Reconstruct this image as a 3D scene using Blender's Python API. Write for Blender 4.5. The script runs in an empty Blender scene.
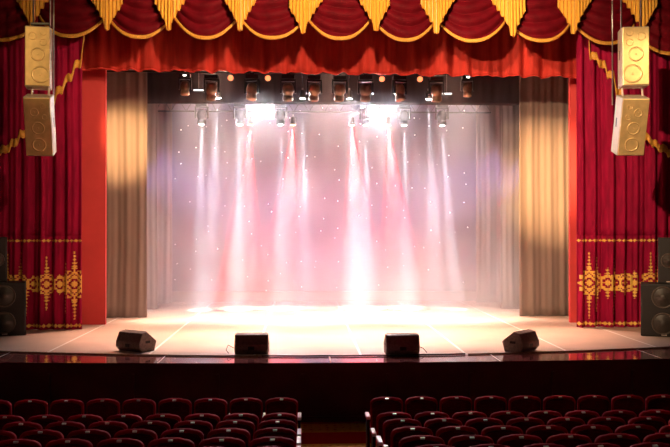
import bpy, bmesh, math, random
from mathutils import Vector, Matrix, Euler
R = math.radians
sc = bpy.context.scene
col = sc.collection
random.seed(7)

# ------------------------------------------------------------------ camera
F = 843.0
cam_d = bpy.data.cameras.new('camera')
cam_d.sensor_width = 36; cam_d.lens = 36 * F / 670; cam_d.clip_end = 200
cam = bpy.data.objects.new('camera', cam_d); col.objects.link(cam)
CAMZ = 3.65
cam.location = (0, 0, CAMZ)
cam.rotation_euler = (R(90 + 0.306), 0, -math.atan(32 / F))
sc.camera = cam
CM = cam.rotation_euler.to_matrix()

def W(u, v, Y):
    """world point at depth plane y=Y seen at photo pixel (u, v)"""
    d = CM @ Vector(((u - 335) / F, (223.5 - v) / F, -1))
    return Vector((0, 0, CAMZ)) + d * (Y / d.y)
def X(u, Y): return W(u, 228, Y).x
def Z(v, Y, u=335): return W(u, v, Y).z

STAGE = 1.12

# ------------------------------------------------------------------ materials
def nt(m):
    return m.node_tree.nodes, m.node_tree.links
def mat(name, color, rough=0.6, metal=0.0, noise=0.0, nscale=8, sheen=0.0, spec=0.5, stretch=(1, 1, 1), bump=0.0, bscale=200, coat=0.0):
    m = bpy.data.materials.new(name); m.use_nodes = True
    N, L = nt(m); b = N['Principled BSDF']
    b.inputs['Base Color'].default_value = (*color, 1)
    b.inputs['Roughness'].default_value = rough
    b.inputs['Metallic'].default_value = metal
    b.inputs['Sheen Weight'].default_value = sheen
    b.inputs['Sheen Tint'].default_value = (*[min(1, c * 1.8 + .004) for c in color], 1)
    b.inputs['Specular IOR Level'].default_value = spec
    b.inputs['Coat Weight'].default_value = coat
    tc = N.new('ShaderNodeTexCoord'); mp = N.new('ShaderNodeMapping')
    mp.inputs['Scale'].default_value = stretch
    L.new(tc.outputs['Object'], mp.inputs['Vector'])
    if noise:
        n = N.new('ShaderNodeTexNoise'); n.inputs['Scale'].default_value = nscale; n.inputs['Detail'].default_value = 5
        L.new(mp.outputs[0], n.inputs['Vector'])
        r = N.new('ShaderNodeValToRGB')
        r.color_ramp.elements[0].position = .3; r.color_ramp.elements[1].position = .7
        r.color_ramp.elements[0].color = (*[c * (1 - noise) for c in color], 1)
        r.color_ramp.elements[1].color = (*[min(1, c * (1 + noise)) for c in color], 1)
        L.new(n.outputs['Fac'], r.inputs[0]); L.new(r.outputs[0], b.inputs['Base Color'])
    if bump:
        n2 = N.new('ShaderNodeTexNoise'); n2.inputs['Scale'].default_value = bscale
        L.new(mp.outputs[0], n2.inputs['Vector'])
        bp = N.new('ShaderNodeBump'); bp.inputs['Strength'].default_value = bump; bp.inputs['Distance'].default_value = .01
        L.new(n2.outputs['Fac'], bp.inputs['Height']); L.new(bp.outputs[0], b.inputs['Normal'])
    return m
def emis(name, color, strength):
    m = bpy.data.materials.new(name); m.use_nodes = True
    N, L = nt(m); b = N['Principled BSDF']
    b.inputs['Base Color'].default_value = (.05, .05, .05, 1)
    b.inputs['Emission Color'].default_value = (*color, 1)
    b.inputs['Emission Strength'].default_value = strength
    return m

M = {}
M['velvet'] = mat('crimson velvet', (.30, .004, .040), .75, spec=.12, sheen=.35, noise=.25, nscale=3, stretch=(3, 3, .6))
M['velvet_dark'] = mat('deep burgundy swag velvet', (.13, .002, .008), .7, spec=.12, sheen=.3, noise=.25, nscale=4)
M['velvet_valance'] = mat('bright red valance velvet', (.46, .034, .024), .7, spec=.15, sheen=.25, noise=.2, nscale=3, stretch=(3, 3, .5))
M['red_panel'] = mat('red painted proscenium', (.62, .065, .066), .6, spec=.2, noise=.06, nscale=2)
M['gold_cloth'] = mat('gold satin', (.95, .50, .07), .42, noise=.18, nscale=9, stretch=(5, 5, .8), spec=.6)
M['gold_thread'] = mat('gold embroidery thread', (.98, .55, .10), .5, noise=.15, nscale=60)
M['fringe'] = mat('gold braid fringe', (.80, .36, .05), .55, noise=.35, nscale=60)
M['leg_cloth'] = mat('taupe stage drape', (.23, .17, .15), .85, spec=.15, sheen=.1, noise=.05, nscale=2.5, stretch=(3, 3, .5))
M['sheer_cloth'] = mat('pale taupe stage drape', (.28, .225, .21), .8, spec=.15, sheen=.1, noise=.05, nscale=2.5, stretch=(3, 3, .5))
M['border_cloth'] = mat('dark border cloth', (.045, .030, .030), .9, spec=.1, noise=.2, nscale=3, stretch=(3, 3, .5))
M['black_paint'] = mat('black painted wall', (.012, .010, .010), .85, noise=.3, nscale=2)
M['front_wall'] = mat('dark oxblood stage front', (.060, .008, .014), .55, noise=.35, nscale=1.2, bump=.05, bscale=30)
M['stage_edge'] = mat('glossy mahogany boards', (.30, .075, .075), .10, noise=.15, nscale=3, stretch=(1, 8, 1), spec=.8, coat=1.0)
M['stage_vinyl'] = mat('pale stage vinyl', (.62, .47, .38), .38, noise=.07, nscale=1.6, bump=.02, bscale=20)
M['seam_tape'] = mat('white seam tape', (.92, .86, .82), .45, noise=.04, nscale=10)
M['black_metal'] = mat('black powder coated metal', (.018, .016, .016), .4, metal=.3, noise=.2, nscale=20)
M['housing'] = mat('dark bronze fixture housing', (.26, .165, .11), .35, metal=.5, noise=.2, nscale=12)
M['steel'] = mat('steel tube', (.35, .33, .32), .35, metal=.9, noise=.15, nscale=15)
M['speaker_gold'] = mat('gold painted loudspeaker', (.78, .55, .25), .36, metal=.45, noise=.15, nscale=5, bump=.08, bscale=120)
M['speaker_side'] = mat('cream loudspeaker side', (.50, .40, .30), .5, noise=.1, nscale=6)
M['speaker_dim'] = mat('gold speaker cone', (.40, .27, .10), .35, metal=.4, noise=.2, nscale=12)
M['wedge_black'] = mat('worn black monitor cabinet', (.25, .165, .135), .6, noise=.3, nscale=20, bump=.1, bscale=150)
M['cab_black'] = mat('black speaker cabinet', (.016, .014, .014), .55, noise=.3, nscale=20, bump=.1, bscale=150)
M['grille'] = mat('black perforated grille', (.03, .026, .026), .5, metal=.4, noise=.4, nscale=150)
M['cone'] = mat('dark paper cone', (.045, .035, .03), .45, noise=.3, nscale=40)
M['cone_rim'] = mat('rubber surround', (.09, .065, .05), .35, noise=.1, nscale=40)
M['seat_velvet'] = mat('dark red seat velvet', (.36, .004, .016), .7, spec=.06, sheen=.6, noise=.2, nscale=25)
M['seat_shell'] = mat('dark lacquered shell', (.085, .003, .009), .6, spec=.1, noise=.3, nscale=12, stretch=(1, 1, 5))
M['arm_wood'] = mat('pale lacquered armrest', (.80, .66, .58), .3, noise=.1, nscale=12, stretch=(1, 6, 1), coat=.3)
M['seat_metal'] = mat('black seat standard', (.02, .012, .012), .45, metal=.5, noise=.2, nscale=20)
M['plate'] = mat('brushed number plate', (.80, .66, .60), .45, metal=.6, noise=.1, nscale=30)
M['cable'] = mat('black rubber cable', (.02, .015, .012), .5, noise=.2, nscale=30)
M['cable_tan'] = mat('tan cable cover', (.34, .20, .10), .5, noise=.2, nscale=12)
M['lens_white'] = emis('lit lens', (1, .97, .95), 60)
M['lens_blind'] = emis('blinding lens', (1, .96, .97), 500)
M['lens_orange'] = emis('glowing orange lens', (1, .22, .08), 2.2)
M['lens_warm'] = emis('warm lit lens', (1, .5, .2), 30)
M['lens_dark'] = mat('amber front glass', (.45, .25, .12), .12, metal=.5, noise=.15, nscale=8)
M['indicator'] = emis('small white indicator', (1, .95, .9), 6)
M['glint_glow'] = emis('glint strip', (1, .95, .95), 2.5)  # glow put in for the two white glints

# ------------------------------------------------------------------ mesh helpers
class MB:
    def __init__(s): s.v = []; s.f = []; s.mi = []; s.sm = []
    def add(s, vs, fs, mtx=None, mi=0, smooth=False):
        o = len(s.v)
        for p in vs:
            p = Vector(p); s.v.append(tuple(mtx @ p if mtx else p))
        for f in fs:
            s.f.append(tuple(o + i for i in f)); s.mi.append(mi); s.sm.append(smooth)
        return s
    def box(s, c, size, mtx=None, mi=0):
        x, y, z = c; a, b, h = size[0] / 2, size[1] / 2, size[2] / 2
        vs = [(x + i * a, y + j * b, z + k * h) for k in (-1, 1) for j in (-1, 1) for i in (-1, 1)]
        return s.add(vs, [(0, 2, 3, 1), (4, 5, 7, 6), (0, 1, 5, 4), (2, 6, 7, 3), (0, 4, 6, 2), (1, 3, 7, 5)], mtx, mi)
    def lathe(s, prof, n=20, mtx=None, mi=0, smooth=True):
        """profile of (r, z) spun about z; closed where r = 0"""
        vs = []; fs = []
        for r, z in prof:
            for k in range(n):
                a = 2 * math.pi * k / n; vs.append((r * math.cos(a), r * math.sin(a), z))
        for i in range(len(prof) - 1):
            for k in range(n):
                k2 = (k + 1) % n
                fs.append((i * n + k, i * n + k2, (i + 1) * n + k2, (i + 1) * n + k))
        fs.append(tuple(reversed(range(n)))); fs.append(tuple((len(prof) - 1) * n + k for k in range(n)))
        return s.add(vs, fs, mtx, mi, smooth)
    def tube(s, pts, r, n=8, mi=0):
        pts = [Vector(p) for p in pts]; vs = []; fs = []
        up = Vector((0, 0, 1))
        for i, p in enumerate(pts):
            t = (pts[min(i + 1, len(pts) - 1)] - pts[max(i - 1, 0)]).normalized()
            a = t.cross(up)
            if a.length < .05: a = t.cross(Vector((1, 0, 0)))
            a.normalize(); b = t.cross(a)
            for k in range(n):
                q = 2 * math.pi * k / n; vs.append(p + a * math.cos(q) * r + b * math.sin(q) * r)
        for i in range(len(pts) - 1):
            for k in range(n):
                k2 = (k + 1) % n; fs.append((i * n + k, i * n + k2, (i + 1) * n + k2, (i + 1) * n + k))
        fs.append(tuple(reversed(range(n)))); fs.append(tuple((len(pts) - 1) * n + k for k in range(n)))
        return s.add(vs, fs, None, mi, True)
    def prism(s, poly, y0, y1, mtx=None, mi=0, axis='y'):
        """outline (a, b) extruded; axis y: (x, z) outline along y; axis x: (y, z) outline along x"""
        n = len(poly)
        g = (lambda a, b, t: (a, t, b)) if axis == 'y' else (lambda a, b, t: (t, a, b))
        vs = [g(a, b, y0) for a, b in poly] + [g(a, b, y1) for a, b in poly]
        fs = [tuple(range(n)), tuple(reversed(range(n, 2 * n)))]
        for i in range(n):
            j = (i + 1) % n; fs.append((i, i + n, j + n, j))
        return s.add(vs, fs, mtx, mi)
    def grid(s, fn, nu, nv, mi=0, mfn=None, smooth=True):
        o = len(s.v)
        for j in range(nv + 1):
            for i in range(nu + 1): s.v.append(tuple(fn(i / nu, j / nv)))
        w = nu + 1
        for j in range(nv):
            for i in range(nu):
                s.f.append((o + j * w + i, o + j * w + i + 1, o + (j + 1) * w + i + 1, o + (j + 1) * w + i))
                s.mi.append(mfn((i + .5) / nu, (j + .5) / nv) if mfn else mi); s.sm.append(smooth)
        return s
    def build(s, name, mats, parent=None, bevel=0, solid=0, seg=2, loc=None):
        me = bpy.data.meshes.new(name); me.from_pydata(s.v, [], s.f)
        for m in (mats if isinstance(mats, (list, tuple)) else [mats]): me.materials.append(m)
        me.polygons.foreach_set('material_index', s.mi); me.polygons.foreach_set('use_smooth', s.sm)
        me.update()
        if not solid:
            bm = bmesh.new(); bm.from_mesh(me); bmesh.ops.recalc_face_normals(bm, faces=bm.faces); bm.to_mesh(me); bm.free()
        o = bpy.data.objects.new(name, me); col.objects.link(o)
        if parent: o.parent = parent
        if loc: o.location = loc
        if solid:
            md = o.modifiers.new('thickness', 'SOLIDIFY'); md.thickness = solid; md.offset = 0
        if bevel:
            md = o.modifiers.new('bevel', 'BEVEL'); md.width = bevel; md.segments = seg; md.limit_method = 'ANGLE'; md.angle_limit = R(35)
        return o
def tag(o, label=None, cat=None, group=None, kind=None):
    if label: o['label'] = label
    if cat: o['category'] = cat
    if group: o['group'] = group
    if kind: o['kind'] = kind
    return o
def empty(name, loc=(0, 0, 0), rot=(0, 0, 0)):
    o = bpy.data.objects.new(name, None); col.objects.link(o); o.location = loc; o.rotation_euler = rot
    o.empty_display_size = .1
    return o
def copy_tree(o, parent=None):
    c = o.copy(); col.objects.link(c); c.parent = parent
    for ch in list(o.children): copy_tree(ch, c)
    return c
def struct(o): o['kind'] = 'structure'; return o
def T(x, y, z): return Matrix.Translation((x, y, z))
def Rt(a, ax): return Matrix.Rotation(a, 4, ax)
ORD = ['', 'second', 'third', 'fourth', 'fifth', 'sixth', 'seventh', 'eighth', 'ninth', 'tenth', 'eleventh']
ORDF = ['first', 'second', 'third', 'fourth', 'fifth', 'sixth', 'seventh', 'eighth', 'ninth', 'tenth', 'eleventh']
def place_from_left(i, n):
    if i == 0: return 'leftmost'
    if i == n - 1: return 'rightmost'
    if i < n / 2: return ORDF[i] + ' from the left'
    return ORDF[n - 1 - i] + ' from the right'

# ------------------------------------------------------------------ setting
YF = 15.9                                   # stage front
# auditorium floor: flat cross aisle by the stage, then rising steps under the rows
rowY = [13.55, 12.45, 11.45, 10.45, 9.60, 8.65]
rowZ = [0.0, 0.0, .13, .26, .36, .50]
prof = [(YF + .05, 0.0)]
for i in range(2, 6):
    ye = rowY[i] + .42
    prof += [(ye, rowZ[i - 1]), (ye, rowZ[i])]
prof += [(rowY[5] - .8, rowZ[5]), (rowY[5] - .8, .62), (1.0, 2.0), (1.0, -.3), (YF + .05, -.3)]
floor = MB().prism([(y, z) for y, z in prof], -9.5, 11.0, axis='x')
carpet = bpy.data.materials.new('red carpet with gold patterned bands'); carpet.use_nodes = True
N, L = nt(carpet); b = N['Principled BSDF']; b.inputs['Roughness'].default_value = .95
b.inputs['Specular IOR Level'].default_value = .1
geo = N.new('ShaderNodeNewGeometry'); sep = N.new('ShaderNodeSeparateXYZ'); L.new(geo.outputs['Position'], sep.inputs[0])
def mth(op, a, b_=None, c=None):
    n = N.new('ShaderNodeMath'); n.operation = op
    for i, q in enumerate((a, b_, c)):
        if q is None: continue
        if isinstance(q, (int, float)): n.inputs[i].default_value = q
        else: L.new(q, n.inputs[i])
    return n.outputs[0]
def band(lo, hi): return mth('MULTIPLY', mth('GREATER_THAN', sep.outputs[1], lo), mth('LESS_THAN', sep.outputs[1], hi))
gb = mth('ADD', band(15.08, 15.75), band(13.6, 14.27))
vor = N.new('ShaderNodeTexVoronoi'); vor.inputs['Scale'].default_value = 7; vor.distance = 'MANHATTAN'; vor.inputs['Randomness'].default_value = .25
L.new(geo.outputs['Position'], vor.inputs['Vector'])
pat = mth('GREATER_THAN', vor.outputs['Distance'], .32)
gf = mth('MULTIPLY', gb, mth('ADD', mth('MULTIPLY', pat, .55), .45))
mx = N.new('ShaderNodeMix'); mx.data_type = 'RGBA'
mx.inputs['A'].default_value = (.50, .010, .012, 1); mx.inputs['B'].default_value = (.90, .52, .09, 1)
L.new(gf, mx.inputs['Factor']); L.new(mx.outputs['Result'], b.inputs['Base Color'])
struct(floor.build('floor', carpet))

# stage deck and its front wall
sf = MB()
YS = 16.62                                   # where the vinyl begins (bowed like the apron)
def yfront(x): return YF - .06 + .0065 * (x - .8) ** 2
def yvinyl(x): return YS + .019 * (x - .6) ** 2
seams = [-5.2, -3.08, -.96, 1.15, 3.27, 5.42, 7.5]
def strips(f0, f1, xs, base, tape, z, w):
    xb = [(-9.5, 0)]
    for x in xs: xb += [(x - w / 2, 1), (x + w / 2, 0)]
    xb.append((11.0, 0))
    for (xa, kind), (xe, _) in zip(xb, xb[1:]):
        n = max(1, int((xe - xa) / .25))
        for k in range(n):
            p, q = xa + (xe - xa) * k / n, xa + (xe - xa) * (k + 1) / n
            sf.add([(p, f0(p), z), (q, f0(q), z), (q, f1(q), z), (p, f1(p), z)], [(0, 1, 2, 3)], None, tape if kind else base)
strips(yvinyl, lambda x: 31.0, seams, 1, 2, STAGE, .055)
strips(yfront, yvinyl, [-5.95, -2.72, .52, 3.75, 6.95], 0, 2, STAGE, .025)
xs_ = [-9.5 + 20.5 * k / 60 for k in range(61)]
def slab(mb, off, depth, z0, z1, mi):
    n = len(xs_); vs = []
    for x in xs_: vs += [(x, yfront(x) + off, z0), (x, yfront(x) + off, z1), (x, yfront(x) + off + depth, z1), (x, yfront(x) + off + depth, z0)]
    fs = []
    for k in range(n - 1):
        for j in range(4): fs.append((4 * k + j, 4 * k + (j + 1) % 4, 4 * k + 4 + (j + 1) % 4, 4 * k + 4 + j))
    fs += [(3, 2, 1, 0), tuple(4 * (n - 1) + j for j in range(4))]
    mb.add(vs, fs, None, mi)
slab(sf, 0, .5, STAGE - .2, STAGE - .004, 3)
sf.box((.75, (17.0 + 31) / 2, STAGE - .11), (20.5, 31 - 17.0, .2), mi=3)
sd = sf.build('floor_stage', [M['stage_edge'], M['stage_vinyl'], M['seam_tape'], M['front_wall']])
struct(sd)
fw = MB(); slab(fw, .1, .1, -.02, STAGE - .2, 0); slab(fw, .03, .08, .0, .1, 0)
for x in [-8 + 1.6 * k for k in range(12)]:
    fw.box((x, yfront(x) + .08, .46), (.05, .06, .88))
struct(fw.build('wall_stage_front', M['front_wall']))
# stage house
struct(MB().box((.75, 31.1, 5.2), (20.9, .2, 10.8)).build('wall_back', M['black_paint']))
struct(MB().box((-9.6, 16, 5), (.2, 30.4, 10.6)).build('wall_left', M['black_paint']))
struct(MB().box((11.1, 16, 5), (.2, 30.4, 10.6)).build('wall_right', M['black_paint']))
struct(MB().box((.75, 16, 10.4), (20.9, 30.4, .2)).build('ceiling', M['black_paint']))
# proscenium
YP = 22.3
xl0, xl1 = X(60, YP), X(105.5, YP)
xr0, xr1 = X(570, YP), X(610, YP)
pz = 9.6
ps = MB().box(((xl0 + xl1) / 2, YP + .06, (STAGE + pz) / 2), (xl1 - xl0, .12, pz - STAGE))
ps.box((xl1 - .008, YP + .055, (STAGE + pz) / 2), (.02, .14, pz - STAGE - .02))
struct(ps.build('wall_proscenium_left', M['red_panel'], bevel=.01))
ps = MB().box(((xr0 + xr1) / 2, YP + .06, (STAGE + pz) / 2), (xr1 - xr0, .12, pz - STAGE))
ps.box((xr0 + .008, YP + .055, (STAGE + pz) / 2), (.02, .14, pz - STAGE - .02))
struct(ps.build('wall_proscenium_right', M['red_panel'], bevel=.01))
hd = MB().box(((-9.5 + xl0) / 2, YP + .25, 5.7), (xl0 + 9.5, .3, 9.2))
struct(hd.build('wall_proscenium_outer_left', M['black_paint']))
hd = MB().box(((11 + xr1) / 2, YP + .25, 5.7), (11 - xr1, .3, 9.2))
struct(hd.build('wall_proscenium_outer_right', M['black_paint']))
hd = MB().box(((xl1 + xr0) / 2, YP + .15, 9.3), (xr0 - xl1, .3, 2.0))
struct(hd.build('wall_proscenium_header', M['black_paint']))

# ------------------------------------------------------------------ drapes
def fold(x, seed, period):
    """irregular pleat profile, -1..1"""
    p = x / period * 2 * math.pi
    a = math.sin(p + .9 * math.sin(p * .37 + seed) + seed)
    return a * (.75 + .25 * math.sin(p * .23 + seed * 2)) + .3 * math.sin(2.3 * p + seed * 3)
def drape(name, x0, x1, y, z0, z1, m, amp=.07, period=.28, seed=0, parent=None, hem=.03, nx=None, nz=24, pinch=None, solid=.012):
    nx = nx or max(12, int((x1 - x0) / period * 14))
    def fn(s, t):
        x = x0 + (x1 - x0) * s; z = z0 + (z1 - z0) * t
        k = 1 - .35 * t
        yy = y - amp * k * fold(x + .02 * math.sin(z * .9 + seed), seed, period) - .02 * math.sin(z * 1.3 + x)
        if pinch: x += pinch(s, t)
        if t == 0: z += hem * .5 * fold(x, seed + 1, period)
        return (x, yy, z)
    return MB().grid(fn, nx, nz).build(name, m, parent, solid=solid)

# the two embroidered main curtains
def ornament(x, z, x0, centres):
    """True where gold thread is stitched. x metres from curtain's inner edge, z above the stage"""
    # chains of lozenges
    for zc, h in ((zb_up, .038), (zb_lo, .045)):
        dz = abs(z - zc)
        if dz < h:
            px = (x * 10.5) % 1.0 - .5
            if abs(px) / .5 + dz / h < 1.0 + (.12 if zc == zb_lo else 0): return True
    zm = z - zmid
    # big stepped medallions on a square stitch grid
    G = .036
    for (cx, w, hgt, up, dn) in centres:
        dx = abs(x - cx); az = abs(zm)
        qx = int(dx / G + .5); qz = int(az / G + .5); WQ = max(2, int(w / G)); HQ = max(3, int(hgt / G))
        if qx <= WQ:
            lim = HQ - (0 if qx <= WQ // 3 else (HQ // 4 if qx <= 2 * WQ // 3 + 1 else HQ // 2))
            if qz <= lim:
                if qz == lim or qx == WQ: return True
                k = (qx + qz) % 4
                return k != 3 and not (qx > 0 and (qx + qz) % 6 == 4)
        # spires of lozenges above and below
        for s, top in ((1, up), (-1, dn)):
            q = zm * s - hgt
            if 0 < q < top:
                cell = .085
                k = q % cell - cell / 2
                wd = .032 * (1.15 - .5 * q / top)
                if q < .14: wd *= 1.7
                if dx / wd + abs(k) / (cell / 2) < 1: return True
    # row of small lozenges and keys along the middle
    az = abs(zm)
    if az < .20:
        c = (x * 3.1) % 1.0 - .5
        if .10 < az < .20 and abs(c) < .34:
            return (abs(abs(c) - .2) < .11 or abs(az - .15) < .03)
        if az <= .095 and abs(c) / .5 + az / .095 < 1: return not (abs(c) / .5 + az / .095 < .3)
    return False
YC = 21.2
zb_up = Z(240.5, YC) - 0; zb_lo = Z(324.5, YC); zmid = Z(283.5, YC)
def main_curtain(x0, x1, inner, seed, centres, label):
    root = empty('stage_curtain', ((x0 + x1) / 2, YC, STAGE))
    tag(root, label, 'curtain', 'main curtains drawn to the sides')
    zt = 9.4; cx = root.location.x
    zs = zb_up + .12
    def P(x, z):
        k = 1.0 - .25 * min(1, (z - STAGE) / 8)
        return YC - .10 * k * fold(x + .015 * math.sin(z), seed, .36)
    for nm, za, zb, nz, fine in (('embroidered_hem', STAGE + .01, zs, int((zs - STAGE) / .0145), True), ('curtain_cloth', zs, zt, 30, False)):
        nx = int((x1 - x0) / (.0145 if fine else .03))
        def fn(s, t):
            x = x0 + (x1 - x0) * s; z = za + (zb - za) * t
            return (x - cx, P(x, z) - YC, z - STAGE)
        def mf(s, t):
            if not fine: return 0
            x = x0 + (x1 - x0) * s; z = za + (zb - za) * t
            return 1 if ornament((x - inner) if inner < x0 + .1 else (inner - x), z, x0, centres) else 0
        MB().grid(fn, nx, nz, mfn=mf).build(nm, [M['velvet'], M['gold_thread']], root, solid=.014)
    return root
xi = X(81.5, YC)
cl = [(xi - X(u, YC), w, h, up, dn) for u, w, h, up, dn in ((74.5, .19, .40, .42, .48), (66, .10, .12, .42, .62), (60, .13, .15, .1, .1), (47, .17, .28, .42, .36), (33, .13, .16, .0, .0), (27, .10, .15, .0, .62), (20.5, .15, .30, .50, .2), (7, .16, .26, .5, .3), (-12, .16, .3, .4, .4))]
main_curtain(X(-45, YC), xi, xi, 1.3, cl, 'crimson velvet curtain with gold embroidered hem, left side of the stage')
xi2 = X(577, YC)
cr = [(X(u, YC) - xi2, w, h, up, dn) for u, w, h, up, dn in ((589, .18, .36, .42, .55), (597, .14, .26, .40, .48), (607, .12, .20, .2, .2), (614.5, .15, .22, .42, .60), (625, .16, .26, .1, .1), (634, .10, .2, .1, .2), (650, .16, .28, .52, .3), (657, .13, .2, .5, .3), (680, .16, .28, .4, .4))]
main_curtain(xi2, X(725, YC), xi2, 4.1, cr, 'crimson velvet curtain with gold embroidered hem, right side of the stage')

# over-drapes with the stepped gold edge
YO = 20.85
def over_drape(pts, inner_u, outer_u, seed, label):
    xa, xb = sorted((X(inner_u, YO), X(outer_u, YO)))
    root = empty('over_drape', ((xa + xb) / 2, YO, 9.4)); tag(root, label, 'drape', 'over-drapes with stepped gold edge')
    wp = sorted((X(u, YO), Z(v, YO, u)) for u, v in pts)
    def zb(x):
        for (ax, az), (bx, bz) in zip(wp, wp[1:]):
            if ax <= x <= bx: return az + (bz - az) * (x - ax) / max(1e-6, bx - ax)
        return wp[0][1] if x < wp[0][0] else wp[-1][1]
    cx = root.location.x
    def stair(x):
        q = .22; k = math.floor(x / q); f = (x / q - k)
        e = f * f * (3 - 2 * f); e = min(1, max(0, (f - .35) / .3))
        return zb(k * q) * (1 - e) + zb((k + 1) * q) * e
    n = int((xb - xa) / .02)
    def Y_(x, t): return -.05 * fold(x, seed, .33) * (1 - .3 * t)
    def fn(s, t):
        x = xa + (xb - xa) * s; z0 = stair(x)
        return (x - cx, Y_(x, t), z0 + (9.4 - z0) * t - 9.4)
    MB().grid(fn, n, 22).build('drape_cloth', M['velvet'], root, solid=.012)
    def fr(s, t):
        x = xa + (xb - xa) * s; z0 = stair(x)
        return (x - cx, Y_(x, 0) - .022, z0 - .05 + .19 * t - 9.4 + .015 * math.sin(x * 60))
    MB().grid(fr, n, 2).build('gold_edge', M['fringe'], root, solid=.02)
    return root
over_drape([(84, 38), (78, 66), (66, 84), (54, 100), (30, 128), (20, 140), (8, 150), (-12, 158), (-45, 185)], 84.5, -45, 2.2, 'dark red over-drape with stepped gold edge behind the left hanging loudspeakers')
over_drape([(589, 36), (590, 55), (600, 64), (608, 72), (618, 92), (634, 122), (646, 140), (656, 147), (668, 153), (725, 190)], 588.5, 725, 5.2, 'dark red over-drape with stepped gold edge behind the right hanging loudspeakers')

# pleated valance
YV = 21.75
v = empty('valance', (X(338, YV), YV, 9.4)); tag(v, 'pleated bright red valance across the top of the stage opening', 'valance')
xv0, xv1 = X(78, YV), X(592, YV)
def fv(s, t):
    x = xv0 + (xv1 - xv0) * s
    zb_ = Z(71.5 + 4.5 * s, YV) + .022 * fold(x, 3, .62)
    z = zb_ + (9.4 - zb_) * t
    return (x - v.location.x, -.09 * (1 - .4 * t) * fold(x + .04 * t * math.sin(x * 3), 3, .62) - .03 * (1 - t) ** 3 * math.sin(x * 9), z - 9.4)
MB().grid(fv, 560, 14).build('valance_cloth', M['velvet_valance'], v, solid=.012)
def fh_(s, t):
    p = fv(s, 0); return (p[0], p[1] - .014, p[2] + .035 * t)
MB().grid(fh_, 560, 1).build('hem', M['velvet_valance'], v, solid=.012)

# swags and jabots
YJ = 20.45
ju = [-31, 37, 106, 173, 239, 306.5, 372, 437, 507, 573, 637, 703]
jx = [X(u, YJ) for u in ju]
zt = Z(-32, YJ)
def make_swag(x0, x1, vend, vbot, y, seed):
    xc = (x0 + x1) / 2; hw = (x1 - x0) / 2 - .0
    ze, zb_ = Z(vend, y), Z(vbot, y)
    root = empty('swag', (xc, y, zt))
    def P(s, t):
        q = 2 * s - 1
        e = zt + (ze - zt) * t
        sag = (ze - zb_) * (t ** .8)
        z = e - sag * (1 - abs(q) ** 2.2)
        w = hw * (1 - .04 * t)
        env = (1 - q * q) ** .6
        ph = t * 5.2 + .25 * math.sin(seed + q * 2)
        y_ = -.05 - .16 * t * env - .10 * env * abs(math.sin(math.pi * ph)) + .05 * abs(q)
        return Vector((q * w, y_, z - zt))
    MB().grid(P, 30, 64).build('swag_cloth', M['velvet_dark'], root, solid=.012)
    # fringe hanging from the lower edge
    def Q(s, t):
        p = P(s, 1.0); q = 2 * s - 1
        return (p.x, p.y - .03 + .008 * math.sin(s * 260), p.z + .02 - .085 * t)
    MB().grid(Q, 120, 2).build('fringe', M['fringe'], root, solid=.022)
    return root
ns = len(jx) - 1
for i in range(ns):
    vb = [44.5, 40.5, 40.3, 40.3, 40.3, 40.5, 40.8, 41, 41, 43, 52][i]
    ve = [30, 19, 19, 19, 19, 19, 20, 20, 20, 22, 36][i]
    o = make_swag(jx[i], jx[i + 1], ve, vb, YJ + .12, i * 1.7)
    tag(o, 'burgundy velvet swag with gold fringe, ' + place_from_left(i, ns) + ' across the top', 'swag', 'burgundy swags along the top')
def make_jabot(x, wpx, tipv, y, seed, lean):
    root = empty('jabot', (x, y, zt))
    w = wpx / F * y; ztip = Z(tipv, y) - zt; zside = Z(tipv - 38, y) - zt
    steps = 5
    def bottom(a):        # a 0 centre .. 1 side
        k = a * steps; f = k - math.floor(k)
        a2 = (math.floor(k) + min(1, max(0, (f - .55) / .45))) / steps
        return ztip + (zside - ztip) * min(1, a2) ** .75 + .03 * math.sin(f * math.pi)
    def fn(s, t):
        q = 2 * s - 1
        z0 = bottom(abs(q - lean) / (1 + abs(lean)))
        tri = abs(((abs(q) * steps * 1.0 + .25) % 1.0) * 2 - 1)
        yy = -.14 * (1 - abs(q)) - .085 * tri * (1 - .5 * t)
        return (q * w * (1 - .06 * t), yy, z0 * (1 - t))
    MB().grid(fn, 100, 16, smooth=False).build('jabot_cloth', M['gold_cloth'], root, solid=.012)
    def tr(s, t):
        p = fn(s, 0); return (p[0], p[1] - .008, p[2] + .02 * t)
    MB().grid(tr, 100, 1).build('hem', M['fringe'], root, solid=.02)
    return root
nj = len(ju) - 2
for i in range(1, len(ju) - 1):
    o = make_jabot(jx[i], 17.5 if i not in (1, nj) else 19, [0, 33, 34, 34, 34, 36, 33, 35, 37, 34, 33][i], YJ - .12, i, (.18, -.12, .2, -.16, .1, -.2)[i % 6])
    tag(o, 'gold pleated tail hanging between two swags, ' + place_from_left(i - 1, nj) + ' along the top', 'drape tail', 'gold tails between the swags')

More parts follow.
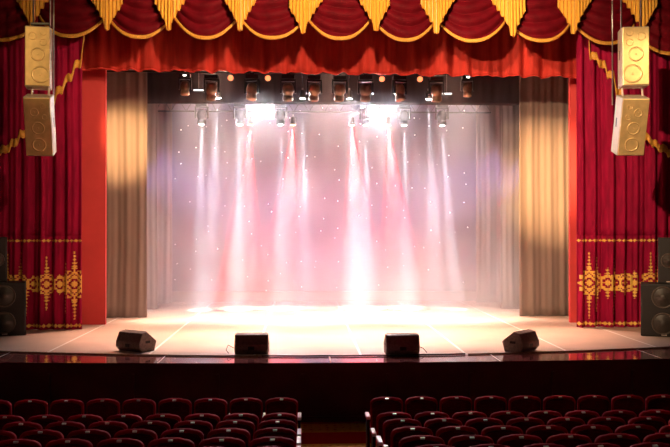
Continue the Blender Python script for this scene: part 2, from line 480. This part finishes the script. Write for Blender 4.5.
# legs, borders and backdrop
def leg(x0u, x1u, y, vbot, m, seed, label, period=.42, amp=.04, flare=0):
    x0, x1 = X(x0u, y), X(x1u, y)
    o = drape('side_curtain', x0, x1, y, STAGE + .005, 9.3, m, amp=amp, period=period, seed=seed, hem=0)
    tag(o, label, 'curtain', 'taupe side curtains at the sides of the stage')
    return o
leg(88, 147, 24.0, 317, M['leg_cloth'], 1, 'taupe side curtain on the left, nearest the audience')
leg(519, 590, 24.0, 317, M['leg_cloth'], 2.7, 'taupe side curtain on the right, nearest the audience')
leg(110, 157.5, 26.4, 309, M['sheer_cloth'], 3.9, 'pale side curtain on the left, behind the nearest side curtain')
leg(501, 545, 26.2, 309, M['sheer_cloth'], 5.1, 'pale side curtain on the right, behind the nearest side curtain')
leg(130, 172, 28.4, 302, M['leg_cloth'], 6.6, 'taupe side curtain on the left, beside the star backdrop')
leg(476, 530, 28.4, 302, M['leg_cloth'], 7.7, 'taupe side curtain on the right, beside the star backdrop')
b1 = drape('border_curtain', -6.8, 7.6, 24.75, Z(104.5, 24.75), 9.3, M['border_cloth'], amp=.012, period=.6, seed=2, hem=.0)
tag(b1, 'dark border curtain hanging behind the front lighting bar', 'curtain')
b2 = drape('border_curtain', -6.8, 7.6, 28.0, Z(96, 28), 9.3, M['border_cloth'], amp=.012, period=.6, seed=5, hem=0)
tag(b2, 'dark border curtain hanging high before the star backdrop', 'curtain')
# star backdrop
YB = 29.3
star = bpy.data.materials.new('lilac star cloth'); star.use_nodes = True
N, L = nt(star); b = N['Principled BSDF']; b.inputs['Roughness'].default_value = .85
tc = N.new('ShaderNodeTexCoord'); mp = N.new('ShaderNodeMapping'); mp.inputs['Rotation'].default_value = (R(90), 0, 0)
L.new(tc.outputs['Object'], mp.inputs['Vector'])
vor = N.new('ShaderNodeTexVoronoi'); vor.voronoi_dimensions = '2D'; vor.inputs['Scale'].default_value = 1.6; L.new(mp.outputs[0], vor.inputs['Vector'])
dot = mth('LESS_THAN', vor.outputs['Distance'], .034)
wn = N.new('ShaderNodeSeparateColor'); L.new(vor.outputs['Color'], wn.inputs[0])
on = mth('MULTIPLY', dot, mth('POWER', wn.outputs[0], 1.5))
b.inputs['Base Color'].default_value = (.10, .075, .15, 1)
b.inputs['Emission Color'].default_value = (1, .95, 1, 1)
L.new(mth('MULTIPLY', on, 3.0), b.inputs['Emission Strength'])
root = empty('backdrop', (.8, YB, STAGE)); tag(root, 'lilac star cloth backdrop with tiny white lights across the rear', 'backdrop')
def fb(s, t):
    x = -6.6 + 14.4 * s - .8
    return (x, -.008 * fold(x, 3, 1.1), .32 + 7.9 * t)
MB().grid(fb, 300, 10).build('star_cloth', star, root, solid=.01)
gr = MB().box((-.1, -.12, .17), (14.0, .16, .34)); gr.box((-.1, -.2, .32), (14.0, .04, .03))
gr.build('ground_row', M['leg_cloth'], root, bevel=.01)

# ------------------------------------------------------------------ lighting bars and fixtures
def bar(y, z, x0, x1, label):
    root = empty('lighting_bar', ((x0 + x1) / 2, y, z)); tag(root, label, 'lighting bar', 'bars carrying the stage lights')
    hw = (x1 - x0) / 2
    MB().tube([(-hw, 0, 0), (hw, 0, 0)], .028, 10).build('pipe', M['black_metal'], root)
    MB().tube([(-hw, 0, .4), (hw, 0, .4)], .028, 10).build('pipe', M['black_metal'], root)
    m = MB(); n = int((x1 - x0) / .5)
    for k in range(n):
        a = -hw + .1 + k * .5
        m.tube([(a, 0, 0), (a + .25, 0, .4)], .012, 6); m.tube([(a + .25, 0, .4), (a + .5, 0, 0)], .012, 6)
    m.build('lattice', M['black_metal'], root)
    for k in range(5):
        x = -hw + .4 + (2 * hw - .8) * k / 4
        MB().tube([(x, 0, .4), (x, 0, 10.29 - z)], .008, 6).build('suspension_cable', M['steel'], root)
    return root
Y1, Z1 = 23.3, 7.95
Y2 = 26.0; Z2 = Z(101, Y2)
bar(Y1, Z1, -5.9, 6.7, 'black lattice lighting bar nearest the audience, above the stage')
bar(Y2, Z2, -5.6, 6.4, 'black lattice lighting bar behind the dark border curtain')
Y3 = 27.6; Z3 = Z(112, Y3)
bar(Y3, Z3, -5.4, 6.2, 'black lattice lighting bar farthest upstage, before the backdrop')

def moving_head(lens_m, tilt, pan, scale=1.0, housing='housing', display=False, lf=1.0):
    """hangs from its clamp at the origin; head points down (tilt 0) or leans"""
    root = empty('moving_head_light')
    s = scale
    b_ = MB().box((0, 0, -.12 * s), (.30 * s, .24 * s, .10 * s)); b_.box((0, 0, -.045 * s), (.10 * s, .08 * s, .06 * s))
    b_.build('base', M['black_metal'], root, bevel=.015)
    MB().lathe([(.045 * s, -.03), (.045 * s, .03)], 12, Rt(R(90), 'Y')).build('clamp', M['steel'], root)
    if display: MB().box((0, -.123 * s, -.12 * s), (.08 * s, .006, .04 * s)).build('display', M['indicator'], root)
    y = empty('yoke_pivot', (0, 0, -.17 * s), (0, 0, pan)); 
    bpy.data.objects.remove(y)
    Mp = T(0, 0, -.17 * s) @ Rt(pan, 'Z')
    yo = MB().box((0, 0, -.02 * s), (.36 * s, .13 * s, .045 * s), Mp)
    for k in (-1, 1): yo.box((k * .165 * s, 0, -.17 * s), (.035 * s, .11 * s, .30 * s), Mp)
    yo.build('yoke', M['black_metal'], root, bevel=.012)
    Mh = Mp @ T(0, 0, -.26 * s) @ Rt(tilt, 'X')
    hd_ = MB().lathe([(.04 * s, .185 * s), (.09 * s, .165 * s), (.122 * s, .12 * s), (.135 * s, .04 * s), (.130 * s, -.03 * s), (.108 * s, -.07 * s), (.104 * s, -.10 * s), (.118 * s, -.12 * s), (.122 * s, -.19 * s), (.112 * s, -.215 * s)], 22, Mh)
    hd_.build('head', M[housing], root)
    MB().lathe([(.0305 * s, -.03), (.0305 * s, .03)], 10, Mh @ T(.142 * s, 0, 0) @ Rt(R(90), 'Y')).build('tilt_knob', M['steel'], root)
    MB().lathe([(.07 * s * lf, -.20 * s), (.108 * s * lf, -.217 * s), (.102 * s * lf, -.225 * s), (.05 * s * lf, -.236 * s)], 22, Mh).build('lens', M[lens_m], root)
    return root, Mh
def par_can(lens_m, tilt, pan=0, s=1.0, flat=False):
    root = empty('par_can_light')
    MB().lathe([(.04 * s, -.025), (.04 * s, .025)], 12, Rt(R(90), 'Y')).build('clamp', M['steel'], root)
    Mp = Rt(pan, 'Z')
    y = MB().box((0, 0, -.06 * s), (.24 * s, .035, .015), Mp)
    for k in (-1, 1): y.box((k * .12 * s, 0, -.14 * s), (.012, .035, .17 * s), Mp)
    y.build('yoke', M['black_metal'], root, bevel=.004)
    Mh = Mp @ T(0, 0, -.2 * s) @ Rt(tilt, 'X')
    MB().lathe([(.05 * s, .16 * s), (.075 * s, .13 * s), (.09 * s, .0), (.10 * s, -.10 * s), (.108 * s, -.105 * s), (.108 * s, -.14 * s)], 20, Mh).build('can', M['black_metal'], root)
    MB().lathe([(.098 * s, -.128 * s), (.094 * s, -.142 * s), (.05 * s, -.15 * s)], 20, Mh).build('lens', M[lens_m], root)
    return root, Mh
def spot(name, loc, target, energy, angle, blend=.3, color=(1, 1, 1), size=.05):
    l = bpy.data.lights.new(name, 'SPOT'); l.energy = energy; l.spot_size = R(angle); l.spot_blend = blend
    l.color = color; l.shadow_soft_size = size
    o = bpy.data.objects.new(name, l); col.objects.link(o); o.location = loc
    o.rotation_euler = (Vector(target) - Vector(loc)).to_track_quat('-Z', 'Y').to_euler()
    return o

# front bar: ten moving heads (dark, amber glass)
u1 = [185, 211.5, 252, 288, 314, 339.5, 365.5, 399.5, 436.5, 467.5]
tl = [5, -20, 24, -16, -22, -18, -15, 22, -20, 4]
pn = [0, 12, -25, 0, 8, 6, 0, 30, -12, 0]
for i, u in enumerate(u1):
    o, _ = moving_head('lens_dark', R(-tl[i]) if i not in (2, 7) else R(-12), R(pn[i]), 1.2 if i not in (0, 9) else 1.0, 'housing', i in (0, 9))
    o.location = (X(u, Y1), Y1 - .0, Z1)
    tag(o, 'unlit moving head light with amber glass, ' + place_from_left(i, len(u1)) + ' on the front bar', 'stage light', 'moving head lights on the front bar')
# small lit cans beside them: tight white beams
u2 = [218, 302.5, 349.5, 428.5]
BEAMS = []
for i, u in enumerate(u2):
    y = Y1 + .55
    x = X(u, y); zl = Z(99, y)
    o, Mh = par_can('lens_white', 0, 0, .8)
    o.location = (x, y, zl + .28)
    MB().tube([(0, 0, 0), (0, 0, .32), (0, -.55, Z1 - zl - .28)], .015, 8).build('hanging_arm', M['black_metal'], o)
    tag(o, 'small lit can throwing a narrow white beam, ' + place_from_left(i, 4) + ' behind the front bar', 'stage light', 'small beam cans behind the front bar')
    BEAMS.append((x, y, zl - .03))
# orange glowing cans looking at the audience
u3 = [230.8, 268, 381.6, 419.5]
for i, u in enumerate(u3):
    y = Y1 - .35; zl = Z(78.5, y)
    o, Mh = par_can('lens_orange', R(-78), 0, .8)
    o.location = (X(u, y), y, zl + .16)
    MB().tube([(0, 0, 0), (0, .2, .06), (0, .35, Z1 - zl - .16)], .012, 8).build('hanging_arm', M['black_metal'], o)
    tag(o, 'small can with an orange glowing lens peeping under the valance, ' + place_from_left(i, 4), 'stage light', 'orange cans under the valance')
# two short glowing strips added to stand for white glints
for u, vv, nm in ((198.5, 91, 'left'), (447, 93, 'right')):
    y = Y1 + .9; o = empty('glint_strip', (X(u, y), y, Z(vv, y)))
    MB().box((0, .03, 0), (.34, .05, .09)).build('housing', M['black_metal'], o, bevel=.01)
    MB().box((0, -.002, 0), (.28, .02, .035)).build('tube', M['glint_glow'], o)  # emissive bar that makes the glint
    MB().tube([(0, .03, .04), (0, .03, 9.3 - o.location.z)], .008, 6).build('hanging_wire', M['steel'], o)
    tag(o, 'short white glint strip at the %s end under the dark border' % nm, 'stage light', 'short glint strips')
# second bar: heads with beams
u4 = [201.6, 240, 280.5, 366, 404, 442]
for i, u in enumerate(u4):
    o, Mh = moving_head('lens_white', 0, R(15 * (-1) ** i), 1.15, 'black_metal', False, .55)
    x = X(u, Y2); zt2 = Z(102, Y2)
    o.location = (x, Y2 - .02, Z2)
    tag(o, 'lit moving head pointing straight down, ' + place_from_left(i, 6) + ' on the second bar', 'stage light', 'lit moving heads on the second bar')
    BEAMS.append((x, Y2, Z2 - .81))
# blinders
BL = []
for i, (u, vv) in enumerate(((266, 111), (373.5, 110))):
    y = Y2 - .5; x = X(u, y); z = Z(vv, y)
    o = empty('blinder_light', (x, y, z + .3))
    MB().box((0, .12, -.3), (.46, .2, .46)).build('housing', M['black_metal'], o, bevel=.03)
    MB().lathe([(.13, -.02), (.13, .02), (.08, .04)], 26, T(0, .0, -.3) @ Rt(R(90), 'X')).build('lens', M['lens_blind'], o)
    yk = MB().box((0, .12, .02), (.56, .04, .03))
    for k in (-1, 1): yk.box((k * .27, .12, -.13), (.02, .04, .3))
    yk.tube([(0, .12, .02), (0, .5, Z2 - z - .3)], .02, 8)
    yk.build('yoke', M['black_metal'], o)
    tag(o, 'blinding white lamp facing the audience, ' + ('left' if i == 0 else 'right') + ' of the two', 'stage light', 'two blinding lamps')
    BL.append((x, y - .12, z))
# upstage cans with red beams
u5 = [(250.5, -.25), (293, -.3), (352, .25), (388, .35)]
RED = []
for i, (u, sl) in enumerate(u5):
    y = Y3; x = X(u, y); zl = Z(125, y)
    o, Mh = par_can('lens_warm', 0, 0, .9)
    o.location = (x, y, zl + .3)
    MB().tube([(0, 0, 0), (0, 0, Z3 - zl - .3)], .015, 8).build('hanging_arm', M['black_metal'], o)
    tag(o, 'warm can with red beam, ' + place_from_left(i, 4) + ' of the upstage four', 'stage light', 'upstage cans with red beams')
    RED.append((x, y, zl, sl))

# ------------------------------------------------------------------ hanging loudspeakers
def circ_driver(m, x, z, r, y, mi):
    m.lathe([(r, 0), (r * 1.0, .014), (r * .86, .018), (r * .8, .004), (r * .3, -.02), (r * .26, -.004), (r * .1, .008)], 26, T(x, y, z) @ Rt(R(90), 'X'), mi)
def hang_speaker(w, d, h, hv, mirror=1):
    root = empty('hanging_loudspeaker')
    MB().box((0, d / 2, -h / 2), (w, d, h)).build('cabinet', M['speaker_side'], root, bevel=.02)
    MB().box((0, -.012, -h / 2), (w - .02, .03, h - .04)).build('front_grille', M['speaker_gold'], root, bevel=.01)
    for (x, z, r) in hv:
        m = MB(); circ_driver(m, x * mirror, z, r, -.022, 0); m.build('driver', M['speaker_gold'], root)
    m = MB(); m.box((mirror * -w / 2 * 1.0, d * .55, -h * .45), (.012, .05, .2)); m.build('side_handle', M['black_metal'], root)
    return root
YH = 18.0
def hang(u0, u1, vt, vb, tilt, y, yaw, hv, mirror, label):
    w = abs(X(u1, y) - X(u0, y)); h = Z(vt, y) - Z(vb, y)
    h /= math.cos(tilt)
    o = hang_speaker(w, .45, h, hv(w, h), mirror)
    uc = (u0 + u1) / 2
    o.location = (X(uc, y), y, W(uc, vt, y).z); o.rotation_euler = (tilt, 0, yaw)
    tag(o, label, 'loudspeaker', 'gold loudspeakers hung beside the stage'); return o
hv1 = lambda w, h: [(-w * .12, -h * .80, w * .36), (-w * .23, -h * .10, w * .14), (-w * .23, -h * .27, w * .14), (w * .2, -h * .17, w * .16), (0, -h * .47, w * .28)]
hv2 = lambda w, h: [(-w * .2, -h * .15, w * .10), (-w * .25, -h * .33, w * .10), (w * .12, -h * .25, w * .16), (0, -h * .52, w * .24), (0, -h * .8, w * .26)]
hang(25, 49.5, 26, 86, 0, YH, R(11), hv1, -1, 'upper gold loudspeaker hanging at the left of the stage')
lo1 = hang(23, 50, 97, 154, R(17), YH - .15, R(7), hv2, -1, 'lower tilted gold loudspeaker hanging at the left of the stage')
hang(623, 649, 26.5, 86.5, 0, YH, R(-9), hv1, 1, 'upper gold loudspeaker hanging at the right of the stage')
lo2 = hang(623, 650, 98, 155, R(18), YH - .15, R(-3), hv2, 1, 'lower tilted gold loudspeaker hanging at the right of the stage')
for s, uc, us in ((-1, 37, (30, 47)), (1, 636, (625, 645))):
    side = 'left' if s < 0 else 'right'
    root = empty('loudspeaker_rigging', (X(uc, YH), YH, Z(26, YH)))
    cx, cz = root.location.x, root.location.z
    tag(root, 'steel rigging carrying the %s pair of gold loudspeakers' % side, 'rigging', 'rigging of the hanging loudspeakers')
    for u in us:
        x = X(u, YH) - cx
        MB().tube([(x, .2, -.02), (x, .2, 10.3 - cz)], .018, 8).build('chain', M['steel'], root)
        zt_, zb_ = Z(86, YH) - cz, Z(97, YH) - cz
        MB().tube([(x, .15, zt_ + .02), (x, .10, zb_ - .02)], .022, 8).build('link', M['arm_wood'], root)
    ub = 50.5 if s < 0 else 616
    x = X(ub, YH + .3) - cx
    MB().tube([(x, .5, Z(100, YH) - cz), (x, .5, 10.3 - cz)], .016, 8).build('feed_pipe', M['steel'], root)
    MB().box((0, .2, .035), (.4, .08, .05)).build('fly_bracket', M['black_metal'], root, bevel=.008)

# ------------------------------------------------------------------ floor stacks
def sub_cab(w, d, h, label, loc, yaw, woof=2):
    root = empty('floor_loudspeaker', loc, (0, 0, yaw)); tag(root, label, 'loudspeaker')
    MB().box((0, d / 2, h / 2), (w, d, h)).build('cabinet', M['cab_black'], root, bevel=.02)
    MB().box((0, -.004, h / 2), (w - .06, .02, h - .06)).build('baffle', M['grille'], root, bevel=.006)
    for k in range(woof):
        r = min(w * .36, h / woof * .4); z = h / woof * (k + .5)
        c = MB().lathe([(r * .93, -.016), (r * .9, -.01), (r * .35, -.0), (r * .3, .02), (r * .12, .03)], 28, T(0, -.03, z) @ Rt(R(90), 'X')).build('woofer', M['cone'], root)
        MB().lathe([(r * 1.05, -.01), (r * 1.04, .014), (r * .97, .02), (r * .9, .008), (r * .9, -.01)], 28, T(0, -.02, z) @ Rt(R(90), 'X')).build('rim', M['cone_rim'], c)
    MB().box((w * .02, -.022, .045), (.12, .01, .022)).build('badge', M['plate'], root)
    return root
def at_stage(u, v):
    d = CM @ Vector(((u - 335) / F, (223.5 - v) / F, -1)); k = (STAGE - CAMZ) / d.z
    p = Vector((0, 0, CAMZ)) + d * k; return p
p = at_stage(25, 336); yb = p.y
wl = .98
hL = Z(282, yb) - STAGE
sub_cab(wl, .8, hL, 'tall black double-woofer loudspeaker standing on the stage floor at far left', (p.x - wl / 2, yb, STAGE), R(18))
sub_cab(.46, .45, Z(237, yb) - STAGE - hL, 'small black loudspeaker on top of the far left woofer stack', (X(5, yb) - .25, yb + .16, STAGE + hL + .001), R(18), 1)
p = at_stage(642.5, 337); yb = p.y; hR = Z(285, yb) - STAGE
sub_cab(wl, .8, hR, 'tall black double-woofer loudspeaker standing on the stage floor at far right', (p.x + wl / 2, yb, STAGE), R(-22))
sub_cab(.46, .45, Z(238, yb) - STAGE - hR, 'small black loudspeaker on top of the far right woofer stack', (X(661, yb) + .25, yb + .16, STAGE + hR + .001), R(-22), 1)

# ------------------------------------------------------------------ floor monitors (we look at their backs)
def wedge(w, label, u, v, yaw):
    p = at_stage(u, v)
    root = empty('floor_monitor', (p.x, p.y, STAGE), (0, 0, yaw)); tag(root, label, 'loudspeaker', 'monitors along the stage front')
    # side outline in (y, z): +y is upstage (the sloped grille), -y is the back
    prof = [(-.15, .0), (-.24, .09), (-.235, .20), (-.15, .385), (-.03, .41), (.25, .20), (.19, .0)]
    MB().prism(prof, -w / 2, w / 2, axis='x').build('cabinet', M['wedge_black'], root, bevel=.012)
    a = math.atan2(.295, -.235)
    g = MB(); g.prism([(-.015, .414), (.238, .222), (.228, .205), (-.025, .397)], -w / 2 + .03, w / 2 - .03, axis='x'); g.build('grille', M['grille'], root)
    for k in (-1, 1):
        m = MB().box((k * (w / 2 + .001), .0, .2), (.008, .13, .05)); m.build('side_handle', M['black_metal'], root, bevel=.003)
    MB().box((0, -.237, .13), (.13, .01, .07)).build('socket_panel', M['black_metal'], root)
    for k in (-1, 1): MB().box((k * (w / 2 - .05), .0, -.0), (.05, .3, .012)).build('rubber_foot', M['cable'], root)
    return root
wedge(.68, 'black floor monitor farthest left on the stage edge, turned outward', 136, 350.5, R(-35))
wedge(.67, 'black floor monitor left of centre on the stage edge', 252, 353, R(-1))
wedge(.67, 'black floor monitor right of centre on the stage edge', 401.5, 353.5, R(1.5))
wedge(.68, 'black floor monitor farthest right on the stage edge, turned outward', 521, 350.5, R(46))

# cables
def cable(name, pts, r, m, label):
    mb = MB(); P_ = []
    for a, b_ in zip(pts, pts[1:]):
        for k in range(8):
            t = k / 8; P_.append(Vector(a).lerp(Vector(b_), t))
    P_.append(Vector(pts[-1]))
    mb.tube(P_, r, 8); o = mb.build(name, m); tag(o, label, 'cable'); return o
def edge_pts(u0, u1, z, n=14, wob=.02):
    x0, x1 = X(u0, YS), X(u1, YS)
    return [(x0 + (x1 - x0) * k / n, yvinyl(x0 + (x1 - x0) * k / n) - .05 + wob * math.sin(k * 1.9), STAGE + z) for k in range(n + 1)]
cable('stage_cable', edge_pts(262, 466, .02), .016, M['cable'], 'black cable lying along the stage edge between the middle monitors')
cable('cable_cover', edge_pts(-190, 258, .016, wob=.004), .015, M['cable_tan'], 'tan cable strip along the stage edge, left half')
cable('cable_cover', edge_pts(469, 820, .016, wob=.004), .015, M['cable_tan'], 'tan cable strip along the stage edge, right part')
p = at_stage(234, 353)
cable('monitor_cable', [(p.x, p.y, STAGE + .1), (p.x - .12, p.y + .02, STAGE + .16), (p.x - .16, p.y, STAGE + .06), (p.x - .1, p.y - .1, STAGE + .012)], .007, M['cable'], 'thin cable loop beside the left-of-centre monitor')
p = at_stage(419, 353)
cable('monitor_cable', [(p.x + .0, p.y, STAGE + .13), (p.x + .08, p.y + .0, STAGE + .10), (p.x + .16, p.y - .02, STAGE + .01)], .007, M['cable'], 'thin cable beside the right-of-centre monitor')

# ------------------------------------------------------------------ seats
def rounded(w, h, r, arch=.015, n=7):
    pts = [(-w / 2 + .015, 0)]
    for k in range(n + 1):
        a = math.pi - k / n * math.pi / 2
        pts.append((-w / 2 + r + r * math.cos(a), h - arch - r * .75 + r * .75 * math.sin(a)))
    for k in range(1, 6):
        x = (-w / 2 + r) + (w - 2 * r) * k / 6
        pts.append((x, h - arch * ((2 * x / w) ** 2)))
    for k in range(n + 1):
        a = math.pi / 2 - k / n * math.pi / 2
        pts.append((w / 2 - r + r * math.cos(a), h - arch - r * .75 + r * .75 * math.sin(a)))
    pts.append((w / 2 - .015, 0))
    return pts
def make_seat():
    root = empty('theatre_seat')
    lean = T(0, -.20, .36) @ Rt(R(7), 'X')
    MB().prism(rounded(.515, .63, .115), -.035, .045, lean).build('backrest', M['seat_velvet'], root, bevel=.03, seg=3)
    MB().prism(rounded(.47, .595, .10), -.062, -.030, lean).build('back_panel', M['seat_shell'], root, bevel=.012)
    MB().box((0, .07, .42), (.46, .44, .11)).build('seat_cushion', M['seat_velvet'], root, bevel=.035, seg=3)
    MB().box((0, -.045, .617), (.05, .03, .016), lean).build('number_plate', M['plate'], root)
    return root
def armrest(parent, x):
    a = MB().prism([(-.20, .0), (-.19, .03), (.17, .03), (.2, .0), (.18, -.02), (-.19, -.02)], x - .032, x + .032, T(0, .03, .62), axis='x').build('armrest', M['arm_wood'], parent, bevel=.008)
    MB().prism([(-.17, 0), (-.15, .6), (.16, .6), (.12, .40), (.17, 0)], x - .022, x + .022, T(0, 0, 0), axis='x').build('side_standard', M['seat_metal'], parent, bevel=.006)
protoL = make_seat(); armrest(protoL, .278)
protoR = make_seat(); armrest(protoR, -.278)
rown = ['front row', 'second row', 'third row', 'fourth row', 'fifth row', 'sixth row']
first = {}
for r in range(6):
    y, z = rowY[r], rowZ[r]
    for side in (0, 1):
        k = 0
        while True:
            x = (-.335 - .5555 * k) if side == 0 else (1.32 + .5515 * k)
            uu = 303 + (x) / y * F
            if (side == 0 and uu < -22) or (side == 1 and uu > 694): break
            pr = (protoL, protoR)[side]
            if side not in first: o = pr; first[side] = 1
            else: o = copy_tree(pr)
            o.location = (x, y, z); o.rotation_euler = (0, 0, R(.0))
            pos = 'at the centre aisle' if k == 0 else ORDF[k] + ' from the centre aisle'
            tag(o, 'dark red velvet seat, %s, %s of the %s block' % (pos, rown[r], ('left', 'right')[side]), 'seat', 'theatre seats in the %s block' % ('left', 'right')[side])
            k += 1

# ------------------------------------------------------------------ haze
hz = bpy.data.materials.new('stage haze'); hz.use_nodes = True
N, L = nt(hz); N.remove(N['Principled BSDF'])
vs = N.new('ShaderNodeVolumeScatter'); vs.inputs['Anisotropy'].default_value = .15
vs.inputs['Color'].default_value = (1, .94, 1, 1)
HD = .075
tcz = N.new('ShaderNodeTexCoord')
no = N.new('ShaderNodeTexNoise'); no.inputs['Scale'].default_value = .55; no.inputs['Detail'].default_value = 2
L.new(tcz.outputs['Object'], no.inputs['Vector'])
sepz = N.new('ShaderNodeSeparateXYZ'); L.new(tcz.outputs['Object'], sepz.inputs[0])
low = mth('POWER', 2.718, mth('MULTIPLY', sepz.outputs[2], -.45))
nn = mth('MAXIMUM', mth('SUBTRACT', mth('MULTIPLY', no.outputs['Fac'], 2.0), .2), .35)
dens = mth('MULTIPLY', mth('ADD', mth('MULTIPLY', low, 2.4), .55), nn)
L.new(mth('MULTIPLY', dens, HD), vs.inputs['Density'])
L.new(vs.outputs[0], N['Material Output'].inputs['Volume'])
hb = MB().box((0, 0, 3.55), (13.2, 5.5, 7.1)).build('stage_haze', hz, None, loc=(.6, 26.4, STAGE + .01))
tag(hb, 'thin drifting haze filling the stage', 'haze', kind='stuff')

# ------------------------------------------------------------------ light
w = bpy.data.worlds.new('world'); sc.world = w; w.use_nodes = True
w.node_tree.nodes['Background'].inputs[0].default_value = (.010, .006, .006, 1)
w.node_tree.nodes['Background'].inputs[1].default_value = 1.6
# white beams
tgt = [(-.35, 0, 1.0), (.1, 0, 1), (.2, 0, 1), (.25, 0, .6), (-.1, 0, .9), (-.15, 0, 1.1), (0, 0, .7), (0, 0, .9), (.15, 0, .9), (.45, 0, .8)]
for (x, y, z), (dx, dy, e) in zip(BEAMS, tgt):
    spot('beam', (x, y, z - .02), (x + dx, y + .1, STAGE), 23000 * e, 8.5, .9, (.80, .95, 1), .03)
for x, y, z, sl in RED:
    spot('red_beam', (x, y, z - .06), (x + sl * 1.2, y - .8, STAGE), 240000, 18, 1.0, (1, .03, .03), .03)
spot('hot_beam', (X(243, Y3), Y3, Z(125, Y3)), (X(236, 26), 26.5, STAGE), 16000, 5, .5, (1, .75, .6), .03)
# blinders towards the house
for p in BL:
    spot('blinder', p, (p[0] * .9, 15, 5.0), 2000, 110, 1.0, (1, .95, 1), .18)
# warm stage wash from high above the bars
for x in (-3.4, -1.3, .8, 2.9, 5.0):
    spot('wash', (x, 26.0, 9.6), (.8 + (x - .8) * .8, 24.6, STAGE), 8000, 44, .8, (1, .78, .68), .2)
for x in (-2.5, .8, 4.1):
    spot('wash_front', (x, 23.6, 9.5), (x, 21.2, STAGE), 10500, 56, .9, (1, .56, .38), .2)
# unseen lavender lights added in the wings to colour the haze evenly
for sx in (-1, 1):
    for y, z in ((25.2, 5.6), (27.4, 6.4)):
        spot('cool_haze_fill', (.8 + sx * 7.0, y, z), (.8, y + .4, 3.6), 1900, 44, .9, (.52, .38, 1), .25)
# amber side light on the legs
spot('amber_side', (1.5, 13, 7.5), (X(124, 24), 24, 6.0), 30000, 12, 1.0, (1, .60, .24), .1)
spot('amber_side', (-1.0, 13, 7.5), (X(548, 24), 24, 5.0), 36000, 17, 1.0, (1, .60, .24), .1)
spot('speaker_fill', (8.6, 10.5, 9.0), (X(637, 18), 18, 6.3), 900, 24, .5, (1, .70, .34), .1)  # unseen spots added only to brighten the hanging loudspeakers
spot('speaker_fill', (-7.6, 10.5, 9.0), (X(38, 18), 18, 7.3), 900, 16, .5, (1, .66, .28), .1)
# house lights on the curtains
spot('house_left', (2.5, 8, 9.6), (-5.6, 21, 6.5), 1700, 40, .6, (1, .66, .38), .12)
spot('house_right', (-1.5, 8, 9.6), (7.2, 21, 5.3), 7800, 38, .6, (1, .68, .40), .12)
spot('house_centre', (1.0, 14.2, 10.1), (.8, 21, 8.2), 2700, 98, .5, (1, .66, .38), .15)

# ------------------------------------------------------------------ render look
sc.view_settings.view_transform = 'Standard'; sc.view_settings.look = 'None'
sc.view_settings.gamma = 1; sc.view_settings.use_curve_mapping = False
sc.view_settings.exposure = 0.0
cy = sc.cycles
cy.use_denoising = True
cy.max_bounces = 6; cy.diffuse_bounces = 4; cy.glossy_bounces = 3; cy.volume_bounces = 1; cy.transparent_max_bounces = 4
cy.sample_clamp_indirect = 8
cy.volume_step_rate = 4; cy.volume_preview_step_rate = 4; cy.volume_max_steps = 64
